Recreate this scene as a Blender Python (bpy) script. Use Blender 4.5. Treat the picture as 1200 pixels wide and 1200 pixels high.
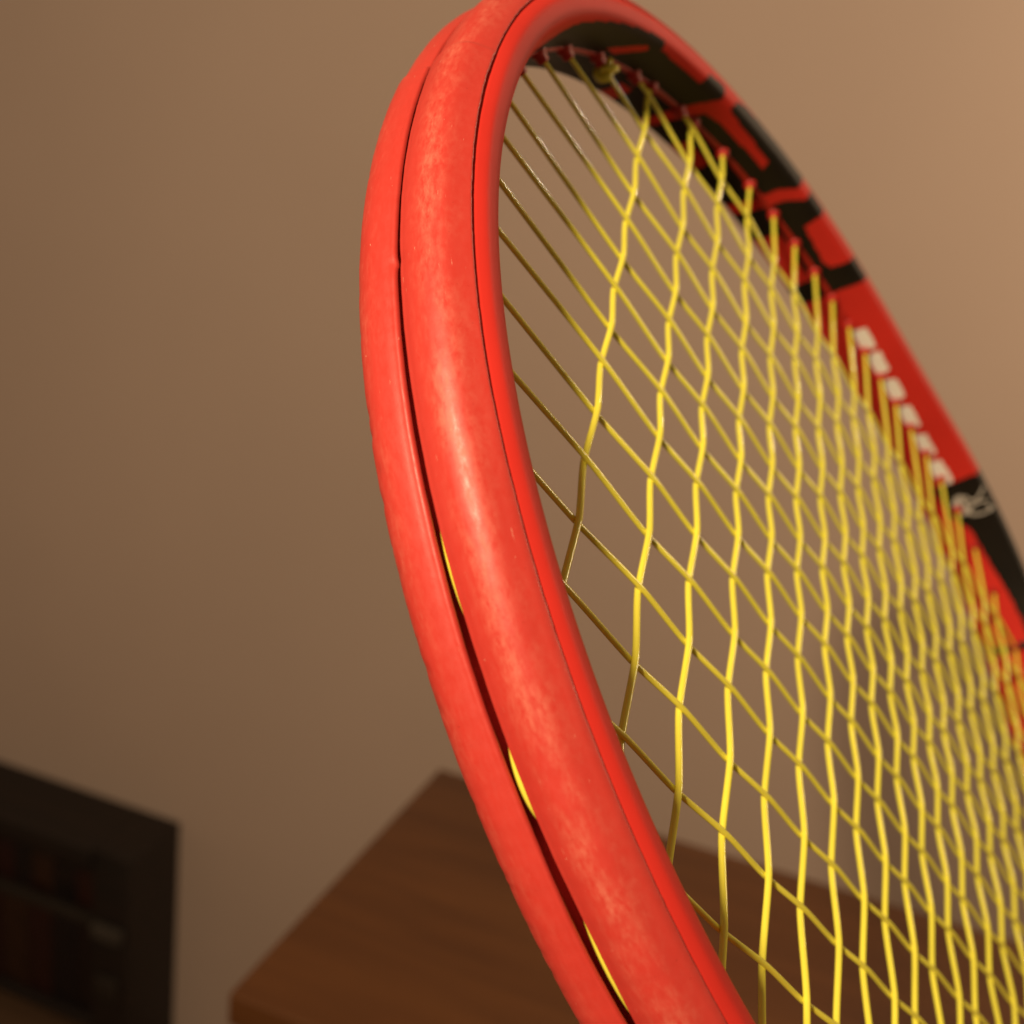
import bpy, math, random
from mathutils import Matrix, Vector
random.seed(7)
for o in list(bpy.data.objects): bpy.data.objects.remove(o)
scene = bpy.context.scene
COL = scene.collection

# ---------------------------------------------------------------- camera frame
# racket axes (mm: X across the head, Y along the handle towards the tip, Z off the strings) -> lens axes (x right, y down, z forward)
RC = Matrix(((0.16465, -0.58524, 0.79397), (-0.72573, -0.61702, -0.30431), (0.66799, -0.5261, -0.52632)))
CAM = Vector((-161.627, 255.082, 78.594))
DOWN = Vector((-523.6, 4380.0, 1285.0)).normalized()       # gravity in lens axes
FWD = Vector((0, 0, 1)); YW = (FWD - DOWN * FWD.dot(DOWN)).normalized(); ZW = -DOWN; XW = YW.cross(ZW)
M3 = Matrix((XW, YW, ZW))                                  # lens axes -> world axes
EYE = Vector((0, 0, 0)); FLOOR = -1.2                       # lens at the origin keeps the thin strings numerically exact
def wpt(p): return M3 @ Vector(p) + EYE                    # lens-axes metres -> world
def rpt(p): return wpt((RC @ (Vector(p) - CAM)) * 0.001)   # racket mm -> world

cam_data = bpy.data.cameras.new("camera"); cam = bpy.data.objects.new("camera", cam_data); COL.objects.link(cam)
cam.matrix_world = Matrix.Translation(EYE) @ (M3 @ Matrix(((1, 0, 0), (0, -1, 0), (0, 0, -1)))).to_4x4()
cam_data.sensor_width = 36; cam_data.lens = 36 * 1293.25 / 1200
cam_data.clip_start = 0.01; cam_data.clip_end = 50
cam_data.dof.use_dof = True; cam_data.dof.focus_distance = 0.152; cam_data.dof.aperture_fstop = 38.8 / 2.25
scene.camera = cam

# ---------------------------------------------------------------- light
world = bpy.data.worlds.new("World"); scene.world = world; world.use_nodes = True
bg = world.node_tree.nodes["Background"]; bg.inputs[0].default_value = (1.0, 0.68, 0.42, 1); bg.inputs[1].default_value = 0.155
def bulb(name, loc, power, radius, color):
    l = bpy.data.lights.new(name, 'POINT'); l.energy = power; l.shadow_soft_size = radius; l.color = color
    o = bpy.data.objects.new(name, l); o.location = loc; COL.objects.link(o); return o
rim = RC @ (Vector((-70, 185, 5)) - CAM) * 0.001
bulb("room_lamp", wpt(rim + Vector((-0.362, -0.400, -0.842)) * 0.7), 38, 0.034, (1.0, 0.76, 0.49))
wl = bpy.data.lights.new("wall_lamp", 'AREA'); wl.shape = 'DISK'; wl.size = .3; wl.energy = 3.8; wl.color = (1.0, .74, .47)
wlo = bpy.data.objects.new("wall_lamp", wl); COL.objects.link(wlo)
wlo.location = wpt((1.0, -0.25, 0.50)); wlo.rotation_euler = (wpt((0.25, 0.1, 1.2)) - wlo.location).to_track_quat('-Z', 'Y').to_euler()
bulb("small_lamp", wpt((0.70, -0.57, 0.62)), 2.6, 0.025, (1.0, 0.80, 0.58))
vs = scene.view_settings; vs.view_transform = 'Standard'; vs.look = 'None'; vs.exposure = 0; vs.gamma = 1; vs.use_curve_mapping = False

# ---------------------------------------------------------------- materials
def new_mat(name):
    m = bpy.data.materials.new(name); m.use_nodes = True; nt = m.node_tree
    return m, nt, nt.nodes["Principled BSDF"]
def nd(nt, kind, **kw):
    n = nt.nodes.new(kind)
    for k, v in kw.items(): setattr(n, k, v)
    return n
def simple(name, col, rough=.5, spec=.5, vary=.12, scale=60, bump=0.0, bscale=300, coat=0, coords='Object'):
    m, nt, b = new_mat(name); L = nt.links.new
    tc = nd(nt, 'ShaderNodeTexCoord'); no = nd(nt, 'ShaderNodeTexNoise'); no.inputs['Scale'].default_value = scale; no.inputs['Detail'].default_value = 5
    L(tc.outputs[coords], no.inputs['Vector'])
    r = nd(nt, 'ShaderNodeValToRGB'); e = r.color_ramp.elements
    e[0].position = .3; e[1].position = .7
    e[0].color = (*[c * (1 - vary) for c in col], 1); e[1].color = (*[min(1, c * (1 + vary)) for c in col], 1)
    L(no.outputs['Fac'], r.inputs['Fac']); L(r.outputs['Color'], b.inputs['Base Color'])
    b.inputs['Roughness'].default_value = rough; b.inputs['Specular IOR Level'].default_value = spec
    if coat: b.inputs['Coat Weight'].default_value = coat; b.inputs['Coat Roughness'].default_value = .08
    if bump:
        n2 = nd(nt, 'ShaderNodeTexNoise'); n2.inputs['Scale'].default_value = bscale; L(tc.outputs[coords], n2.inputs['Vector'])
        bp = nd(nt, 'ShaderNodeBump'); bp.inputs['Strength'].default_value = bump; bp.inputs['Distance'].default_value = .0005
        L(n2.outputs['Fac'], bp.inputs['Height']); L(bp.outputs['Normal'], b.inputs['Normal'])
    return m
def scuffed_plastic(name):
    """matte red guard plastic: lengthwise pale wear with the crest highlight painted in, dark specks, small nicks (coordinates along / across the guard in mm)"""
    m, nt, b = new_mat(name); L = nt.links.new
    a1 = nd(nt, 'ShaderNodeAttribute', attribute_name='along'); a2 = nd(nt, 'ShaderNodeAttribute', attribute_name='across')
    def coords(ks, kz, off=0):
        c = nd(nt, 'ShaderNodeCombineXYZ')
        for src, k, i in ((a1, ks, 0), (a2, kz, 1)):
            mu = nd(nt, 'ShaderNodeMath', operation='MULTIPLY'); mu.inputs[1].default_value = k; L(src.outputs['Fac'], mu.inputs[0]); L(mu.outputs[0], c.inputs[i])
        c.inputs[2].default_value = off; return c.outputs[0]
    def noise(vec, detail=6, rough=.65):
        n = nd(nt, 'ShaderNodeTexNoise'); n.inputs['Scale'].default_value = 1; n.inputs['Detail'].default_value = detail; n.inputs['Roughness'].default_value = rough
        L(vec, n.inputs['Vector']); return n.outputs['Fac']
    def ramp(fac, p0, p1, c0=(0, 0, 0, 1), c1=(1, 1, 1, 1)):
        r = nd(nt, 'ShaderNodeValToRGB'); r.color_ramp.elements[0].position = p0; r.color_ramp.elements[1].position = p1
        r.color_ramp.elements[0].color = c0; r.color_ramp.elements[1].color = c1; L(fac, r.inputs['Fac']); return r.outputs['Color']
    def mix(fac, A, B, kind='MIX'):
        x = nd(nt, 'ShaderNodeMix', data_type='RGBA', blend_type=kind)
        if isinstance(fac, float): x.inputs[0].default_value = fac
        else: L(fac, x.inputs[0])
        for v, i in ((A, 6), (B, 7)):
            if isinstance(v, tuple): x.inputs[i].default_value = v
            else: L(v, x.inputs[i])
        return x.outputs[2]
    def mul(A, B):
        x = nd(nt, 'ShaderNodeMath', operation='MULTIPLY')
        for v, i in ((A, 0), (B, 1)):
            if isinstance(v, float): x.inputs[i].default_value = v
            else: L(v, x.inputs[i])
        return x.outputs[0]
    base = ramp(noise(coords(.03, .12)), .35, .7, (.49, .036, .026, 1), (.53, .043, .032, 1))
    # rubbed crest of each lobe, its highlight painted in with the wear: broad patches broken by fine streaks
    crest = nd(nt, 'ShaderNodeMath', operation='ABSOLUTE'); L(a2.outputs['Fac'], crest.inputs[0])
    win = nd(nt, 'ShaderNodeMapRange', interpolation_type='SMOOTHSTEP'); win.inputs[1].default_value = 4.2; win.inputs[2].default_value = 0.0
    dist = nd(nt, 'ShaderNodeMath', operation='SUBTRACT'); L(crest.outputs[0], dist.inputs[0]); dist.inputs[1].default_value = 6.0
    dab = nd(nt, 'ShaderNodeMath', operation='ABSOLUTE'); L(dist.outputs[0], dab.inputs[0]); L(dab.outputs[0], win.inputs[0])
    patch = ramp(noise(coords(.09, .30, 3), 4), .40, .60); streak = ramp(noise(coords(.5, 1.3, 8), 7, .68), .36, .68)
    sidew = nd(nt, 'ShaderNodeMapRange'); sidew.inputs[1].default_value = -1; sidew.inputs[2].default_value = 1; sidew.inputs[3].default_value = .22; sidew.inputs[4].default_value = .5   # front lobe paler: wear plus the painted highlight
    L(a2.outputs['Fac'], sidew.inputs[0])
    rub_highlight = mul(mul(mul(win.outputs[0], patch), streak), sidew.outputs[0])
    c0 = mix(rub_highlight, base, (.66, .24, .16, 1))
    scr = ramp(noise(coords(.35, 5.5, 14), 3, .5), .70, .735)          # fine scratches running along the guard
    gate = ramp(noise(coords(.05, .2, 17), 2), .5, .6)
    c1 = mix(mul(mul(scr, gate), .8), c0, (.72, .36, .26, 1))
    nick = ramp(noise(coords(.55, 1.1, 21), 4, .6), .73, .76)
    c2 = mix(mul(nick, .75), c1, (.8, .46, .34, 1))
    speck = ramp(noise(coords(2.3, 2.3, 33), 2, .5), .73, .76)
    c3 = mix(mul(speck, .55), c2, (.22, .02, .01, 1))
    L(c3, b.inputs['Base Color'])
    ro = nd(nt, 'ShaderNodeMapRange'); ro.inputs[3].default_value = .36; ro.inputs[4].default_value = .6; L(streak, ro.inputs[0]); L(ro.outputs[0], b.inputs['Roughness'])
    b.inputs['Specular IOR Level'].default_value = .45
    hb = nd(nt, 'ShaderNodeMath', operation='ADD'); L(noise(coords(1.2, 1.6, 5), 6), hb.inputs[0]); L(mul(nick, .8), hb.inputs[1])
    bp = nd(nt, 'ShaderNodeBump'); bp.inputs['Strength'].default_value = .16; bp.inputs['Distance'].default_value = .00012
    L(hb.outputs[0], bp.inputs['Height']); L(bp.outputs['Normal'], b.inputs['Normal'])
    return m
def wood(name, c0, c1, rough=.35, scale=9):
    m, nt, b = new_mat(name); L = nt.links.new
    tc = nd(nt, 'ShaderNodeTexCoord'); mp = nd(nt, 'ShaderNodeMapping'); mp.inputs['Scale'].default_value = (1, 9, 9); L(tc.outputs['Object'], mp.inputs['Vector'])
    n = nd(nt, 'ShaderNodeTexNoise'); n.inputs['Scale'].default_value = scale; n.inputs['Detail'].default_value = 8; n.inputs['Distortion'].default_value = .6; L(mp.outputs[0], n.inputs['Vector'])
    r = nd(nt, 'ShaderNodeValToRGB'); r.color_ramp.elements[0].position = .3; r.color_ramp.elements[1].position = .72
    r.color_ramp.elements[0].color = (*c0, 1); r.color_ramp.elements[1].color = (*c1, 1); L(n.outputs['Fac'], r.inputs['Fac']); L(r.outputs['Color'], b.inputs['Base Color'])
    b.inputs['Roughness'].default_value = rough
    return m
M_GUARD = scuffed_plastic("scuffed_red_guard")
M_PAINT = simple("red_frame_paint", (.58, .031, .022), .5, .08, .06, 40)
M_GROM = simple("red_grommet_plastic", (.42, .018, .012), .4, .4, .1, 200)
M_BLACK = simple("black_frame_paint", (.010, .008, .006), .55, .2, .2, 60)
M_WHITE = simple("white_frame_paint", (.88, .85, .80), .35, .5, .05, 80)
M_GREY = simple("pale_emblem_paint", (.50, .47, .43), .4, .5, .1, 80)
M_STRING = simple("yellow_polyester_string", (.78, .73, .075), .1, .7, .06, 90)
M_GRIP = simple("dark_grip_wrap", (.02, .018, .017), .8, .3, .3, 150, .5, 900)
M_WALL = simple("beige_wall_paint", (.53, .405, .335), .85, .2, .05, 1.6, .3, 180)
M_FLOOR = wood("brown_floor_wood", (.10, .055, .03), (.18, .10, .055), .5, 4)
M_TABLE = wood("brown_table_wood", (.078, .026, .0064), (.118, .042, .0105), .42, 5)
M_CASE = wood("dark_case_wood", (.0055, .003, .0018), (.013, .006, .0035), .6, 7)

# ---------------------------------------------------------------- mesh helpers
def link_mesh(name, verts, faces, mat, parent=None, smooth=True, attrs=None):
    me = bpy.data.meshes.new(name); me.from_pydata(verts, [], faces); me.materials.append(mat)
    if smooth: me.polygons.foreach_set('use_smooth', [True] * len(me.polygons))
    if attrs:
        for k, vals in attrs.items():
            at_ = me.attributes.new(k, 'FLOAT', 'POINT'); at_.data.foreach_set('value', vals)
    me.update(); o = bpy.data.objects.new(name, me); COL.objects.link(o)
    if parent: o.parent = parent
    return o
def fix_normals(o):
    import bmesh
    bm = bmesh.new(); bm.from_mesh(o.data); bmesh.ops.recalc_face_normals(bm, faces=bm.faces); bm.to_mesh(o.data); bm.free(); return o
def tube(pts, rad, n=10, cap=True):
    """rounded tube along a point list (Vectors); rad a number or list"""
    V, F = [], []; N = len(pts); rads = rad if isinstance(rad, list) else [rad] * N
    ref = None
    for i in range(N):
        t = (pts[min(i + 1, N - 1)] - pts[max(i - 1, 0)]).normalized()
        if ref is None: ref = t.orthogonal().normalized()
        ref = (ref - t * ref.dot(t)).normalized(); b = t.cross(ref)
        for k in range(n):
            a = 2 * math.pi * k / n; V.append(tuple(pts[i] + (ref * math.cos(a) + b * math.sin(a)) * rads[i]))
    for i in range(N - 1):
        for k in range(n):
            F.append((i * n + k, i * n + (k + 1) % n, (i + 1) * n + (k + 1) % n, (i + 1) * n + k))
    if cap: F.append(tuple(range(n - 1, -1, -1))); F.append(tuple((N - 1) * n + k for k in range(n)))
    return V, F
def box(x0, x1, y0, y1, z0, z1, bev=0.0):
    import bmesh
    bm = bmesh.new(); bmesh.ops.create_cube(bm, size=1)
    for v in bm.verts: v.co = Vector(((x0 + x1) / 2 + v.co.x * (x1 - x0), (y0 + y1) / 2 + v.co.y * (y1 - y0), (z0 + z1) / 2 + v.co.z * (z1 - z0)))
    if bev: bmesh.ops.bevel(bm, geom=bm.edges[:], offset=bev, segments=3, affect='EDGES', profile=.5)
    V = [tuple(v.co) for v in bm.verts]; bm.verts.index_update(); F = [tuple(v.index for v in f.verts) for f in bm.faces]; bm.free(); return V, F
def empty(name, mw, label, cat):
    o = bpy.data.objects.new(name, None); COL.objects.link(o); o.matrix_world = mw; o.empty_display_size = .05
    o['label'] = label; o['category'] = cat; return o
def tag(o, label, cat): o['label'] = label; o['category'] = cat; return o

# ---------------------------------------------------------------- room directions (table, shelf and wall share them)
def ray(px, py): return Vector(((px - 600) / 1293.25, (py - 600) / 1293.25, 1.0))
def hit_level(px, py, below):                               # point on the level plane `below` metres under the lens
    r = ray(px, py); return wpt(r * (below / r.dot(DOWN)))
BUTT = -470.0
TABLE_Z = min(rpt((14 * math.cos(a), BUTT - 1.0, 16 * math.sin(a))).z for a in [i * .1 for i in range(63)]) - 0.0005
BELOW = EYE.z - TABLE_Z; TABLE_Z -= FLOOR                    # from here on: height over the floor
cF, cN, cR = hit_level(515, 900, BELOW), hit_level(270, 1165, BELOW), hit_level(1183, 1100, BELOW)
AX = (cR - cF); AX.z = 0; AX.normalize()                    # along the wall, to the right
AY = Vector((-AX.y, AX.x, 0))                               # into the wall
ROOM = Matrix((( AX.x, AY.x, 0, cF.x), (AX.y, AY.y, 0, cF.y), (0, 0, 1, FLOOR), (0, 0, 0, 1)))   # origin: floor under the table's far corner
def roomframe(x, y, z): return ROOM @ Matrix.Translation((x, y, z))
WALL_Y = 0.33

# ---------------------------------------------------------------- setting
V, F = box(-3, 3, 0, .1, 0, 2.6)
w = link_mesh("wall", V, F, M_WALL, smooth=False); w.matrix_world = roomframe(0, WALL_Y, 0); w['kind'] = 'structure'
V, F = box(-3, 3, -3.2, 0, -.05, 0)
fl = link_mesh("floor", V, F, M_FLOOR, smooth=False); fl.matrix_world = roomframe(0, WALL_Y, 0); fl['kind'] = 'structure'

# side table: far-left corner at the room origin
dN = ROOM.inverted() @ cN
TD = -dN.y
table = empty("side_table", roomframe(0, 0, 0), "brown wooden table under and behind the racket, one corner pointing to the wall", "table")
TL = 1.05
V, F = box(0, TL, -TD, 0, TABLE_Z - .022, TABLE_Z, .002); link_mesh("table_top", V, F, M_TABLE, table)
V, F = box(.05, TL - .05, -TD + .04, -TD + .058, TABLE_Z - .092, TABLE_Z - .0225); link_mesh("apron", V, F, M_TABLE, table, False)
V, F = box(.05, TL - .05, -.058, -.04, TABLE_Z - .092, TABLE_Z - .0225); link_mesh("apron", V, F, M_TABLE, table, False)
for lx in (.03, TL - .075):
    for ly in (-TD + .012, -.057):
        V, F = box(lx, lx + .045, ly, ly + .045, 0, TABLE_Z - .0225, .002); link_mesh("leg", V, F, M_TABLE, table)

# low dark shelf against the wall, left: its right end and top edge come from where the photograph's edge meets the wall
def hit_wall(px, py, off=0.0):
    r = M3 @ ray(px, py); p0 = ROOM @ Vector((0, WALL_Y - off, 0)); t = (p0 - EYE).dot(AY) / r.dot(AY); return ROOM.inverted() @ (EYE + r * t)
# ---------------------------------------------------------------- racket outline and frame profile (mm)
def outline(n=720):
    """closed racket outline (string-groove line) in mm, resampled; starts at the tip, runs to +X"""
    P=[]
    for i in range(400):
        p=math.pi/2-math.pi/2*i/400
        P.append((134.5*math.cos(p)**.952,40+175.2*math.sin(p)**.952))
    for i in range(50): P.append((134.5,40-50*i/50))
    for i in range(401):
        p=math.pi/2*i/400
        P.append((134.5*math.cos(p),-10-124*math.sin(p)))
    P=P+[(-x,y) for x,y in reversed(P[1:-1])]
    def resamp(P,n):
        Q=P+[P[0]]; L=[0.]
        for a,b in zip(Q,Q[1:]): L.append(L[-1]+math.hypot(b[0]-a[0],b[1]-a[1]))
        out=[];k=0
        for i in range(n):
            t=L[-1]*i/n
            while L[k+1]<t: k+=1
            u=(t-L[k])/(L[k+1]-L[k]); a,b=Q[k],Q[k+1]
            out.append((a[0]+(b[0]-a[0])*u,a[1]+(b[1]-a[1])*u))
        return out,L[-1]
    P,_=resamp(P,n)
    for _ in range(60):
        P=[((P[i-1][0]+2*P[i][0]+P[(i+1)%n][0])/4,(P[i-1][1]+2*P[i][1]+P[(i+1)%n][1])/4) for i in range(n)]
    return resamp(P,n)
NO=720
OUT,PER=outline(NO)
NRM=[]
for i in range(NO):
    a,b=OUT[i-1],OUT[(i+1)%NO]; dx,dy=b[0]-a[0],b[1]-a[1]; l=math.hypot(dx,dy); NRM.append((-dy/l,dx/l))
if NRM[0][1]<0: NRM=[(-a,-b) for a,b in NRM]
def at(s):
    t=(s%PER)/PER*NO; i=int(t)%NO; u=t-int(t); j=(i+1)%NO
    return (OUT[i][0]*(1-u)+OUT[j][0]*u,OUT[i][1]*(1-u)+OUT[j][1]*u),(NRM[i][0]*(1-u)+NRM[j][0]*u,NRM[i][1]*(1-u)+NRM[j][1]*u)
def catmull(P,k):
    out=[];n=len(P)
    for i in range(n-1):
        p0,p1,p2,p3=P[max(i-1,0)],P[i],P[i+1],P[min(i+2,n-1)]
        for q in range(k):
            t=q/k
            out.append(tuple(.5*(2*b+(c-a)*t+(2*a-5*b+4*c-d)*t*t+(3*b-a-3*c+d)*t**3) for a,b,c,d in zip(p0,p1,p2,p3)))
    out.append(P[-1]); return out
# hoop profile from inner wall middle (a=0) over the front face to the outer channel, (r,z)
HP=catmull([(-11,0),(-10.9,2.5),(-10.6,5.5),(-10.1,8.0),(-9.4,9.45),(-8.6,10.0),(-7.3,10.3),(-6.1,10.42),(-5.3,10.25),(-4.4,9.8),(-4.0,9.5),(-3.8,9.3),(-3.5,8.9),(-2.4,8.3),(-1.5,7.2),(-1.6,5.6),(-3.0,4.8),(-6.0,4.4),(-6.0,0)],4)
HA=[0.]
for a,b in zip(HP,HP[1:]): HA.append(HA[-1]+math.hypot(b[0]-a[0],b[1]-a[1]))
def zscale(y):
    t=min(max((45-y)/110,0),1); u=min(max((150-y)/80,0),1); return 1+.035*u*u*(3-2*u)+.095*t*t*(3-2*t)
def prof(a):
    """profile point at arc position a; negative a = back half"""
    sg=1 if a>=0 else -1; a=abs(a); k=0
    while k<len(HA)-2 and HA[k+1]<a: k+=1
    u=(a-HA[k])/(HA[k+1]-HA[k]); p,q=HP[k],HP[k+1]
    return p[0]+(q[0]-p[0])*u,sg*(p[1]+(q[1]-p[1])*u)
def surf(s,a,off=0.):
    (x,y),(nx,ny)=at(s); r,z=prof(a)
    if off:
        r1,z1=prof(a+.15); r0,z0=prof(a-.15); l=math.hypot(r1-r0,z1-z0)
        r+=-(z1-z0)/l*off; z+=(r1-r0)/l*off
    return x+nx*r,y+ny*r,z*zscale(y)
sh = hit_wall(212, 963, 0)
SX, SZ = sh.x, sh.z
shelf = empty("low_bookcase", roomframe(SX, WALL_Y - .002, 0), "low dark bookcase standing against the wall to the left of the table", "bookcase")
D = .10; SW = .70
def shp(name, *b, bev=.0015, mat=M_CASE): V, F = box(*b, bev); return link_mesh(name, V, F, mat, shelf)
shp("side_panel", -.055, 0, -D, 0, 0, SZ); shp("side_panel", -SW, -SW + .055, -D, 0, 0, SZ)
shp("top_board", -SW + .0555, -.0555, -D - .004, 0, SZ - .03, SZ)
shp("back_panel", -SW + .0555, -.0555, -.012, 0, .0, SZ - .0305)
M_SHELF = simple("greyish_shelf_edge", (.020, .014, .010), .6, .4, .2, 30)
LV = SZ - .105
shp("shelf_board", -SW + .0555, -.0555, -D + .002, -.0125, LV - .014, LV, mat=M_SHELF)
shp("shelf_board", -SW + .0555, -.0555, -D + .002, -.0125, .08, .095)
# pale paper slips lying out over the shelf's right end
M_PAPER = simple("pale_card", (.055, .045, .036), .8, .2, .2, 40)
shp("clip_bracket", -.05, -.006, -D - .010, -D - .0005, LV - .016, LV + .002, mat=M_PAPER)
shp("lower_bracket", -.045, -.012, -D - .008, -D - .0005, LV - .105, LV - .075, mat=M_SHELF)
bookcols = [(.022, .006, .004), (.010, .005, .004), (.026, .010, .005), (.008, .005, .005), (.020, .005, .004)]
bm_ = [simple("book_cover_%d" % i, c, .5, .4, .25, 30) for i, c in enumerate(bookcols)]
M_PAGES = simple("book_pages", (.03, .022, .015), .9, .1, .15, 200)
places = ["nearest the right end of the bookcase", "second from the right end of the bookcase", "third from the right end of the bookcase", "fourth from the right end of the bookcase", "fifth from the right end of the bookcase", "sixth from the right end of the bookcase", "seventh from the right end of the bookcase"]
def book(x, w_, h, base, mat, row, i):
    b = empty("book", roomframe(SX + x, WALL_Y - .002, base), "dark book on the %s shelf, %s" % (row, places[i]), "book"); b['group'] = "books in the dark bookcase"
    d0, d1 = -D + .012, -.014
    V, F = box(0, w_, d0, d1, .0003, h, .0012); c = link_mesh("cover", V, F, mat, b)
    V, F = box(.002, w_ - .002, d0 + .004, d1 - .001, h - .002, h + .0008); link_mesh("pages", V, F, M_PAGES, b, False)
x = -.0575
for i in range(7):
    w_ = .028 + .012 * random.random(); x -= w_ + .0008; book(x, w_, .052 + .012 * random.random(), LV, bm_[i % 5], "upper", i)
x = -.0575
for i in range(7):
    w_ = .030 + .014 * random.random(); x -= w_ + .0008; book(x, w_, .16 + .03 * random.random(), .095, bm_[(i * 2 + 1) % 5], "lower", i)
# ---------------------------------------------------------------- the racket
RB = Matrix.Translation((0, 0, 0))
MW = (M3 @ RC).to_4x4(); MW.translation = rpt((0, BUTT, 0))
racket = empty("tennis_racket", MW, "red tennis racket with black lettering, scuffed head guard and yellow strings", "tennis racket")
def L3(p): return (p[0] * .001, (p[1] - BUTT) * .001, p[2] * .001)       # racket mm -> local metres
def LV3(p): return Vector(L3(p))
def sweep(name, svals, profile_at, closed, mat, parent=racket, attrs=False):
    V, F, a1, a2 = [], [], [], []
    for s in svals:
        (x_, y_), (nx, ny) = at(s); prof_ = profile_at(s, y_)
        for r, z in prof_:
            V.append(L3((x_ + nx * r, y_ + ny * r, z))); a1.append(s); a2.append(z)
    m = len(prof_); n = len(svals)
    for i in range(n if closed else n - 1):
        for k in range(m):
            F.append((i * m + k, i * m + (k + 1) % m, ((i + 1) % n) * m + (k + 1) % m, ((i + 1) % n) * m + k))
    if not closed: F.append(tuple(range(m))); F.append(tuple((n - 1) * m + k for k in range(m - 1, -1, -1)))
    return fix_normals(link_mesh(name, V, F, mat, parent, True, {'along': a1, 'across': a2} if attrs else None))
full = HP + [(r, -z) for r, z in reversed(HP[1:-1])]
hoop = sweep("hoop", [PER * i / 700 for i in range(700)], lambda s, y: [(r, z * zscale(y)) for r, z in full], True, M_PAINT)

# head guard: two bulged lobes either side of the string groove, the near half a touch proud of the far half
def smooth(t): t = min(max(t, 0), 1); return t * t * (3 - 2 * t)
def lerp_tab(tab, s):
    if s <= tab[0][0]: return tab[0][1]
    for (a, va), (b, vb) in zip(tab, tab[1:]):
        if s <= b: return va + (vb - va) * smooth((s - a) / (b - a))
    return tab[-1][1]
GW = [(-205, .45), (-178, .55), (-158, .5), (-135, .95), (-118, .72), (-100, .72), (-75, .52), (-50, .42), (-30, .36), (-10, .5), (5, .5), (60, .55), (205, .6)]
CHIPS = [(-150 + 145 * random.random(), -1, 6.8 + 2.2 * random.random(), .3 + .7 * random.random(), .05 + .14 * random.random()) for _ in range(40)]
CHIPS += [(-43.5, -1, .55, .7, .35), (-43.5, 1, .6, .8, .25), (-63, -1, 7.8, .9, .3), (-66, -1, 8.0, .6, .22), (-75, -1, 7.9, 1.0, .2)]
def chip(s, sg, z):
    d = 0
    for cs, cg, cz, cw, cd in CHIPS:
        if cg == sg and abs(s - cs) < 3 * cw and abs(z - cz) < 2: d += cd * math.exp(-((s - cs) / cw) ** 2 - ((z - cz) / .75) ** 2) * (1.0 if s < cs else .75)
    return d
JIT = [random.uniform(-1, 1) for _ in range(3000)]
def jit(s, k): i = s * k + 1500; a = int(i); return JIT[a % 3000] * (1 - i + a) + JIT[(a + 1) % 3000] * (i - a)
def guard_profile(s, y):
    w_ = lerp_tab(GW, s); e = .46 * smooth((1.0 - s) / 1.3); wob = .05 * math.sin(s * .9) + .03 * math.sin(s * 2.3 + 1)
    end = smooth((205 - abs(s)) / 14)
    half = [(-5.4, w_ + 2.3), (-2.0, w_ + 2.2), (-1.0, w_ + 1.3), (-.72, w_ + .25), (-.5, w_), (-.2, w_), (.08, w_ + .12), (.26, w_ + .38), (.35, w_ + .8), (.62, w_ + 1.7), (.82, 4.0), (.66, 5.3), (.12, 6.7), (-.85, 7.95), (-2.0, 8.85), (-2.9, 9.45), (-3.3, 9.66), (-3.52, 9.6), (-3.6, 9.0)]
    half = catmull(half, 3)
    k = zscale(y)
    out = []
    for r, z in half:
        f_ = smooth((r + 3.6) / .6)
        rr = r + (e * .9 + wob * .3) * f_ * smooth((9.5 - z) / 2.0); zz = z * k + e * .55 * smooth((z - 8) / 2) * f_
        if end < 1 and rr > -3.6: rr = -3.6 + (rr + 3.6) * (.35 + .65 * end)
        out.append((rr, zz))
    gap = lerp_tab([(-205, -.46), (-110, -.46), (-84, -.30), (-60, .02), (-8, .04), (-1, -.1), (205, -.2)], s) + .05 * jit(s, 1.1) + .04 * jit(s, 2.9)
    def side(sg):
        q = []
        for (rr, zz), (r0, z0) in zip(out, half):
            e_ = smooth((-2.7 - r0) / .5) * smooth((z0 - 8.5) / .5)
            q.append((rr + gap * e_ - chip(s, sg, z0) * (r0 > -2.5), zz - .25 * chip(s, sg, z0)))
        return q + [(-4.2, 8.2 * k)]
    up = side(1); dn = [(r, -z) for r, z in reversed(side(-1))]
    return up + [(-5.8, 4.0), (-5.8, -4.0)] + dn
gs = []
s = -205.0
while s <= 205: gs.append(s); s += (.3 if -3 < s < 3 else .45 if s < 0 else 1.1)
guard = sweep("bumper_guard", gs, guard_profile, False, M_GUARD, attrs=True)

# paint on the hoop: patches lying 0.05 mm over the surface, cut from (along, across) outlines in mm
def inside(p, poly):
    c = False; n = len(poly)
    for i in range(n):
        (x1, y1), (x2, y2) = poly[i], poly[i - 1]
        if (y1 > p[1]) != (y2 > p[1]) and p[0] < (x2 - x1) * (p[1] - y1) / (y2 - y1) + x1: c = not c
    return c
def patch(name, adds, subs, mat, ds=.5, da=.4, off=.05):
    s0 = min(p[0] for q in adds for p in q); s1 = max(p[0] for q in adds for p in q); a0 = min(p[1] for q in adds for p in q); a1 = max(p[1] for q in adds for p in q)
    idx, V, F = {}, [], []
    def vid(i, j):
        if (i, j) not in idx: idx[(i, j)] = len(V); V.append(L3(surf(s0 + i * ds, a0 + j * da, off)))
        return idx[(i, j)]
    for i in range(int((s1 - s0) / ds) + 1):
        for j in range(int((a1 - a0) / da) + 1):
            c = (s0 + (i + .5) * ds, a0 + (j + .5) * da)
            if any(inside(c, q) for q in adds) and not any(inside(c, q) for q in subs):
                F.append((vid(i, j), vid(i + 1, j), vid(i + 1, j + 1), vid(i, j + 1)))
    return link_mesh(name, V, F, mat, hoop)
LET = []
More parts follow.
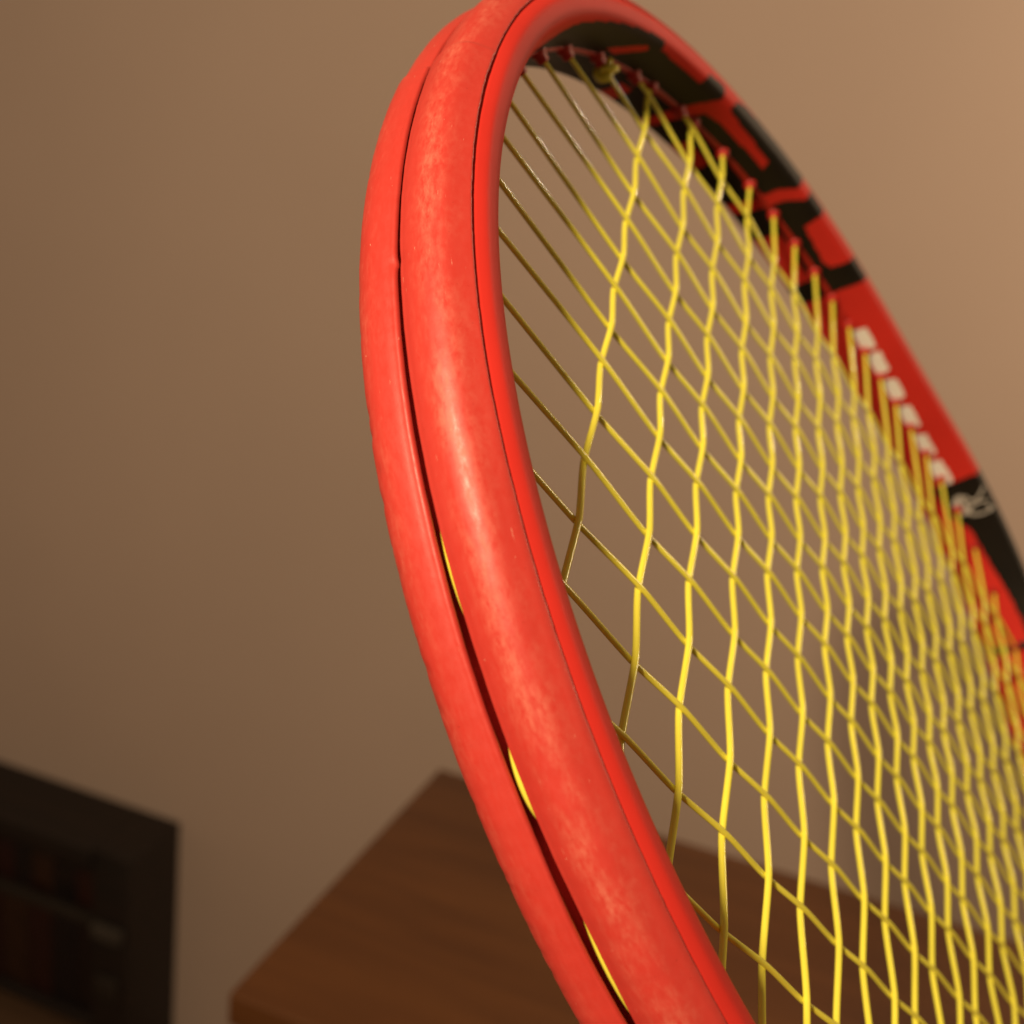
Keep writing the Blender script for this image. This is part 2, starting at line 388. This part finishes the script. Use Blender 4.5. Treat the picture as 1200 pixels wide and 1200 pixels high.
LET.append(patch("painted_letter", [[(38, -11), (38, 4), (42, 6.6), (48, 7.9), (60, 8.5), (73, 9.3), (85, 9.9), (95.3, 10.4), (96.3, 8.2), (107, 7.7), (118.5, 7.9), (120.5, 11.4), (129.0, 11.8), (129.9, 9.0), (124.6, 3.8), (121, -2), (119, -11)]],
           [[(77, 2.8), (90, 7.6), (92, 6.6), (82, 2.0)], [(98, -11), (98, -3.2), (104, -3.2), (106, -11)]], M_BLACK))
LET.append(patch("painted_letter", [[(124, -11), (126, -2), (130, 3.4), (134.2, 7.9), (136.5, 11.5), (142, 13), (160, 13.6), (177.6, 14.4), (176.5, 9), (172.4, 5.0), (171, -2), (169, -11)]],
           [[(129, 3.4), (133.5, 8.8), (139, 8.1), (150, 7.7), (161.4, 7.2), (162.4, 4.9), (150, 4.8), (138, 4.7)], [(136, -11), (137, -4.5), (150, -4.5), (151, -11)]], M_BLACK))
LET.append(patch("painted_letter", [[(174, -11), (176, -2), (177.6, 4.5), (182, 9), (182.4, 12.8), (191, 12.4), (190.4, 4.6), (207.0, 3.4), (209.8, 4.4), (212.6, 12.6), (222.0, 12.8), (219.6, 3.6), (219.3, -11), (211.5, -11), (211, -2.2), (188.5, -1.8), (187, -11)]], [], M_BLACK))
WB = [[(236.6, -.5), (237.6, 3.7), (245.9, 3.6), (246.6, -.5)], [(247.6, -.5), (248.3, 3.7), (256.4, 3.5), (258.2, -.5)], [(259.2, -.6), (261.0, 3.6), (268.8, 3.5), (270.6, -.6)],
      [(271.6, -.7), (273.6, 3.2), (282.8, 3.0), (284.2, -.8)], [(285.8, -.8), (287.6, 2.9), (297.3, 2.6), (298.6, -1)], [(299.8, -1.5), (301.2, 2.8), (311.5, 3.0), (312.7, 2.3), (312.8, -1.5)]]
for q in WB: patch("white_block", [q], [], M_WHITE, .3, .25)
patch("black_panel", [[(313.2, -3.5), (313.1, 2.4), (313.0, 6.2), (313.6, 10), (313.6, 19), (420, 19), (420, 5.0), (379, 4.6), (366, 3.8), (350, 2.0), (335, 1.0), (331, -1.0), (326, -3.5)]], [], M_BLACK, .8, .4)
def stroke(pts, w_):
    pts = catmull(pts, 5); polys = []
    for (a, b) in zip(pts, pts[1:]):
        dx, dy = b[0] - a[0], b[1] - a[1]; l = math.hypot(dx, dy) or 1; nx, ny = -dy / l * w_ / 2, dx / l * w_ / 2; ex, ey = dx / l * .15, dy / l * .15
        polys.append([(a[0] + nx - ex, a[1] + ny - ey), (b[0] + nx + ex, b[1] + ny + ey), (b[0] - nx + ex, b[1] - ny + ey), (a[0] - nx - ex, a[1] - ny - ey)])
    return polys
emb = stroke([(320.1, 9.8), (322.6, 7.7), (323.8, 5.2), (320.6, 3.6)], .8) + stroke([(325.8, 9.0), (325.2, 6.1), (326.6, 3.4), (329.2, 3.4), (330.2, 6.0), (330.0, 9.2), (328.2, 8.6)], .95)
emb += [[(319.4, 3.0), (319.7, 1.0), (322.5, -.8), (328.4, -.4), (328.6, 2.4), (325.6, 3.6)]]
patch("emblem", emb, stroke([(321, 2.4), (326.5, 1.6)], .5), M_GREY, .25, .2, .10)

# grommets: a red strip along the inner wall and one barrel at each string end
sv = [PER * i / 500 for i in range(500)]
strip_prof = lambda s, y: [(-10.5, .8), (-11.1, .75), (-11.2, .5), (-11.2, -.5), (-11.1, -.75), (-10.5, -.8)]
sweep("grommet_strip", [-232 + 464 * i / 330 for i in range(331)], strip_prof, False, M_GROM)
MX = [-93.54, -78.82, -65.2, -51.9, -39.6, -27.6, -15.9, -5.2, 5.4, 16.1, 27.6, 39.4, 51.7, 65.4, 78.9, 93.4]
CY = [163.1, 145.0, 130.6, 115.8, 102.1, 88.85, 75.9, 63.8, 52.0, 39.95, 28.2, 16.1, 4.0, -9.3, -22.2, -36.2, -51.0, -66.8, -83.7]
INNER = []
for i in range(NO):
    (x_, y_), (nx, ny) = OUT[i], NRM[i]; INNER.append((x_ - 11 * nx, y_ - 11 * ny, i))
def wall_hits(axis, val):
    out = []
    for i in range(NO):
        a, b = INNER[i], INNER[(i + 1) % NO]
        if (a[axis] - val) * (b[axis] - val) <= 0 and a[axis] != b[axis]:
            u = (val - a[axis]) / (b[axis] - a[axis]); out.append((a[1 - axis] + (b[1 - axis] - a[1 - axis]) * u, i + u))
    return out
mains = []                                                   # (x, y_low, y_high)
for x_ in MX:
    h = sorted(wall_hits(0, x_)); mains.append((x_, h[0], h[-1]))
crosses = []
for y_ in CY:
    h = sorted(wall_hits(1, y_)); crosses.append((y_, h[0], h[-1]))
# shared barrel mesh, axis +Z, base at 0 inside the wall
def barrel():
    prof_ = [(1.75, -.4), (1.75, .25), (1.55, .5), (1.3, .8), (1.22, 1.9), (1.05, 2.15), (.72, 2.2), (.72, 1.2)]; V, F = [], []; n = 12
    for r, z in prof_:
        for k in range(n): V.append((r * .001 * math.cos(2 * math.pi * k / n), r * .001 * math.sin(2 * math.pi * k / n), z * .001))
    for i in range(len(prof_) - 1):
        for k in range(n): F.append((i * n + k, i * n + (k + 1) % n, (i + 1) * n + (k + 1) % n, (i + 1) * n + k))
    F.append(tuple((len(prof_) - 1) * n + k for k in range(n)))
    return V, F
V, F = barrel(); first = None
def grommet(p, d):
    global first
    if first is None: first = o = link_mesh("grommet", V, F, M_GROM, racket)
    else: o = first.copy(); COL.objects.link(o); o.parent = racket
    o.matrix_local = Matrix.Translation(LV3(p)) @ Vector(d).to_track_quat('Z', 'Y').to_matrix().to_4x4()
for x_, lo, hi in mains:
    for (y_, i), sg in ((lo, 1), (hi, -1)):
        nx, ny = at(i / NO * PER)[1]; d = Vector((-nx * .45, -ny * .45 + sg * .55, 0)).normalized(); grommet((x_, y_, 0), d)
for y_, lo, hi in crosses:
    for (x_, i), sg in ((lo, 1), (hi, -1)):
        nx, ny = at(i / NO * PER)[1]; d = Vector((-nx * .45 + sg * .55, -ny * .45, 0)).normalized(); grommet((x_, y_, 0), d)

# strings: woven, a main over a cross where (main index + cross index) is odd
AC, AM, RCR, RM = .50, .38, .585, .485
def woven(ts, zs, t0, t1, width):
    """sample a string along t: level at both ends, pressed to zs[i] at crossing ts[i]"""
    key = [(t0, 0.0)] + list(zip(ts, zs)) + [(t1, 0.0)]; pts = []
    for i, ((a, za), (b, zb)) in enumerate(zip(key, key[1:])):
        n = 9
        for q in range(n):
            u = q / n; f_ = .55 * u + .45 * smooth(u); pts.append((a + (b - a) * u, za + (zb - za) * f_))
    pts.append(key[-1]); return pts
for k, (x_, lo, hi) in enumerate(mains):
    cr = [(y_, j) for j, (y_, l, r) in enumerate(crosses) if l[0] + 2 < x_ < r[0] - 2 and lo[0] + 1 < y_ < hi[0] - 1]; cr.sort()
    zs = [(AM if ((k - 2) + (j + 1)) % 2 else -AM) for y_, j in cr]
    P = woven([y_ for y_, j in cr], zs, lo[0] - .8, hi[0] + .8, 1)
    Vt, Ft = tube([LV3((x_, t, z)) for t, z in P], RM * .001, 16); link_mesh("main_string", Vt, Ft, M_STRING, racket)
for j, (y_, lo, hi) in enumerate(crosses):
    cr = [(x_, k) for k, (x_, l, h) in enumerate(mains) if lo[0] + 1 < x_ < hi[0] - 1 and l[0] + 2 < y_ < h[0] - 2]
    zs = [(-AC if ((k - 2) + (j + 1)) % 2 else AC) for x_, k in cr]
    P = woven([x_ for x_, k in cr], zs, lo[0] - .8, hi[0] + .8, 1)
    Vt, Ft = tube([LV3((t, y_, z)) for t, z in P], RCR * .001, 14); link_mesh("cross_string", Vt, Ft, M_STRING, racket)
# string loops lying in the guard's groove, bowed outwards between two holes
def s_of(px_, py_): return min(range(NO), key=lambda i: (OUT[i][0] - px_) ** 2 + (OUT[i][1] - py_) ** 2) / NO * PER - PER
for (cx, cy, half_, top, zo) in ((-78.6, 184.7, 12.5, -1.0, .1), (-96.7, 164.7, 7.5, -.62, .1), (-112.0, 142.2, 13.5, -.98, .1)):
    sc = s_of(cx, cy); P = []
    for i in range(25):
        u = -1 + 2 * i / 24; (a, b), (nx, ny) = at(sc + u * half_); r = top - 2.0 * u * u - 1.0 * u ** 4; P.append(LV3((a + nx * r, b + ny * r, zo)))
    Vt, Ft = tube(P, .00064, 12); link_mesh("string_loop", Vt, Ft, M_STRING, racket)
# tie-off knot under the far inner wall
def knot(p, name="tie_off_knot"):
    P = []
    for i in range(60):
        t = 2 * math.pi * i / 60 * 2; P.append(LV3((p[0] + (1.5 + .7 * math.cos(1.5 * t)) * math.cos(t), p[1] + (1.0) * math.sin(1.5 * t), p[2] + (1.5 + .7 * math.cos(1.5 * t)) * math.sin(t))))
    Vt, Ft = tube(P, .0008, 8); link_mesh(name, Vt, Ft, M_STRING, racket)
hk = [m for m in mains if abs(m[0] - 65.4) < .1][0]
knot((hk[0], hk[2][0] - 3.6, 0))

# throat, shaft and handle (below the picture's edge)
def arm(sgn):
    P = [(sgn * 99, -84), (sgn * 92, -106), (sgn * 78, -136), (sgn * 58, -170), (sgn * 34, -210), (sgn * 17, -245), (sgn * 11, -280)]
    P = catmull(P, 6); R_ = []; V, F = [], []; n = 16
    for i, (a, b) in enumerate(P):
        pa, pb = P[max(i - 1, 0)], P[min(i + 1, len(P) - 1)]; t = Vector((pb[0] - pa[0], pb[1] - pa[1], 0)).normalized(); nn = Vector((-t.y, t.x, 0))
        for k in range(n):
            an = 2 * math.pi * k / n; c_, s_ = math.cos(an), math.sin(an)
            V.append(L3(Vector((a, b, 0)) + nn * 6.3 * math.copysign(abs(c_) ** .7, c_) + Vector((0, 0, 10.8 * math.copysign(abs(s_) ** .7, s_)))))
    for i in range(len(P) - 1):
        for k in range(n): F.append((i * n + k, i * n + (k + 1) % n, (i + 1) * n + (k + 1) % n, (i + 1) * n + k))
    F.append(tuple(range(n))); F.append(tuple((len(P) - 1) * n + k for k in range(n)))
    fix_normals(link_mesh("throat_arm", V, F, M_BLACK, racket))
arm(1); arm(-1)
def octagon(name, y0, y1, rx, rz, mat, rings=2, ripple=0.0):
    V, F = [], []; n = 16
    for i in range(rings):
        y_ = y0 + (y1 - y0) * i / (rings - 1); q = 1 + ripple * (1 if i % 4 < 2 else -1)
        for k in range(n):
            an = 2 * math.pi * (k // 2 * 2 + (1 if k % 2 else 0) * 1.0 + .5) / n; c_, s_ = math.cos(an), math.sin(an); V.append(L3((rx * q * c_, y_, rz * q * s_)))
    for i in range(rings - 1):
        for k in range(n): F.append((i * n + k, i * n + (k + 1) % n, (i + 1) * n + (k + 1) % n, (i + 1) * n + k))
    F.append(tuple(range(n))); F.append(tuple((rings - 1) * n + k for k in range(n)))
    return fix_normals(link_mesh(name, V, F, mat, racket, False))
octagon("shaft", -282, -255, 17, 11, M_BLACK); octagon("grip", -458, -282.2, 14.5, 16.5, M_GRIP, 40, .012); octagon("butt_cap", BUTT, -458.2, 14, 16, M_BLACK, 3)
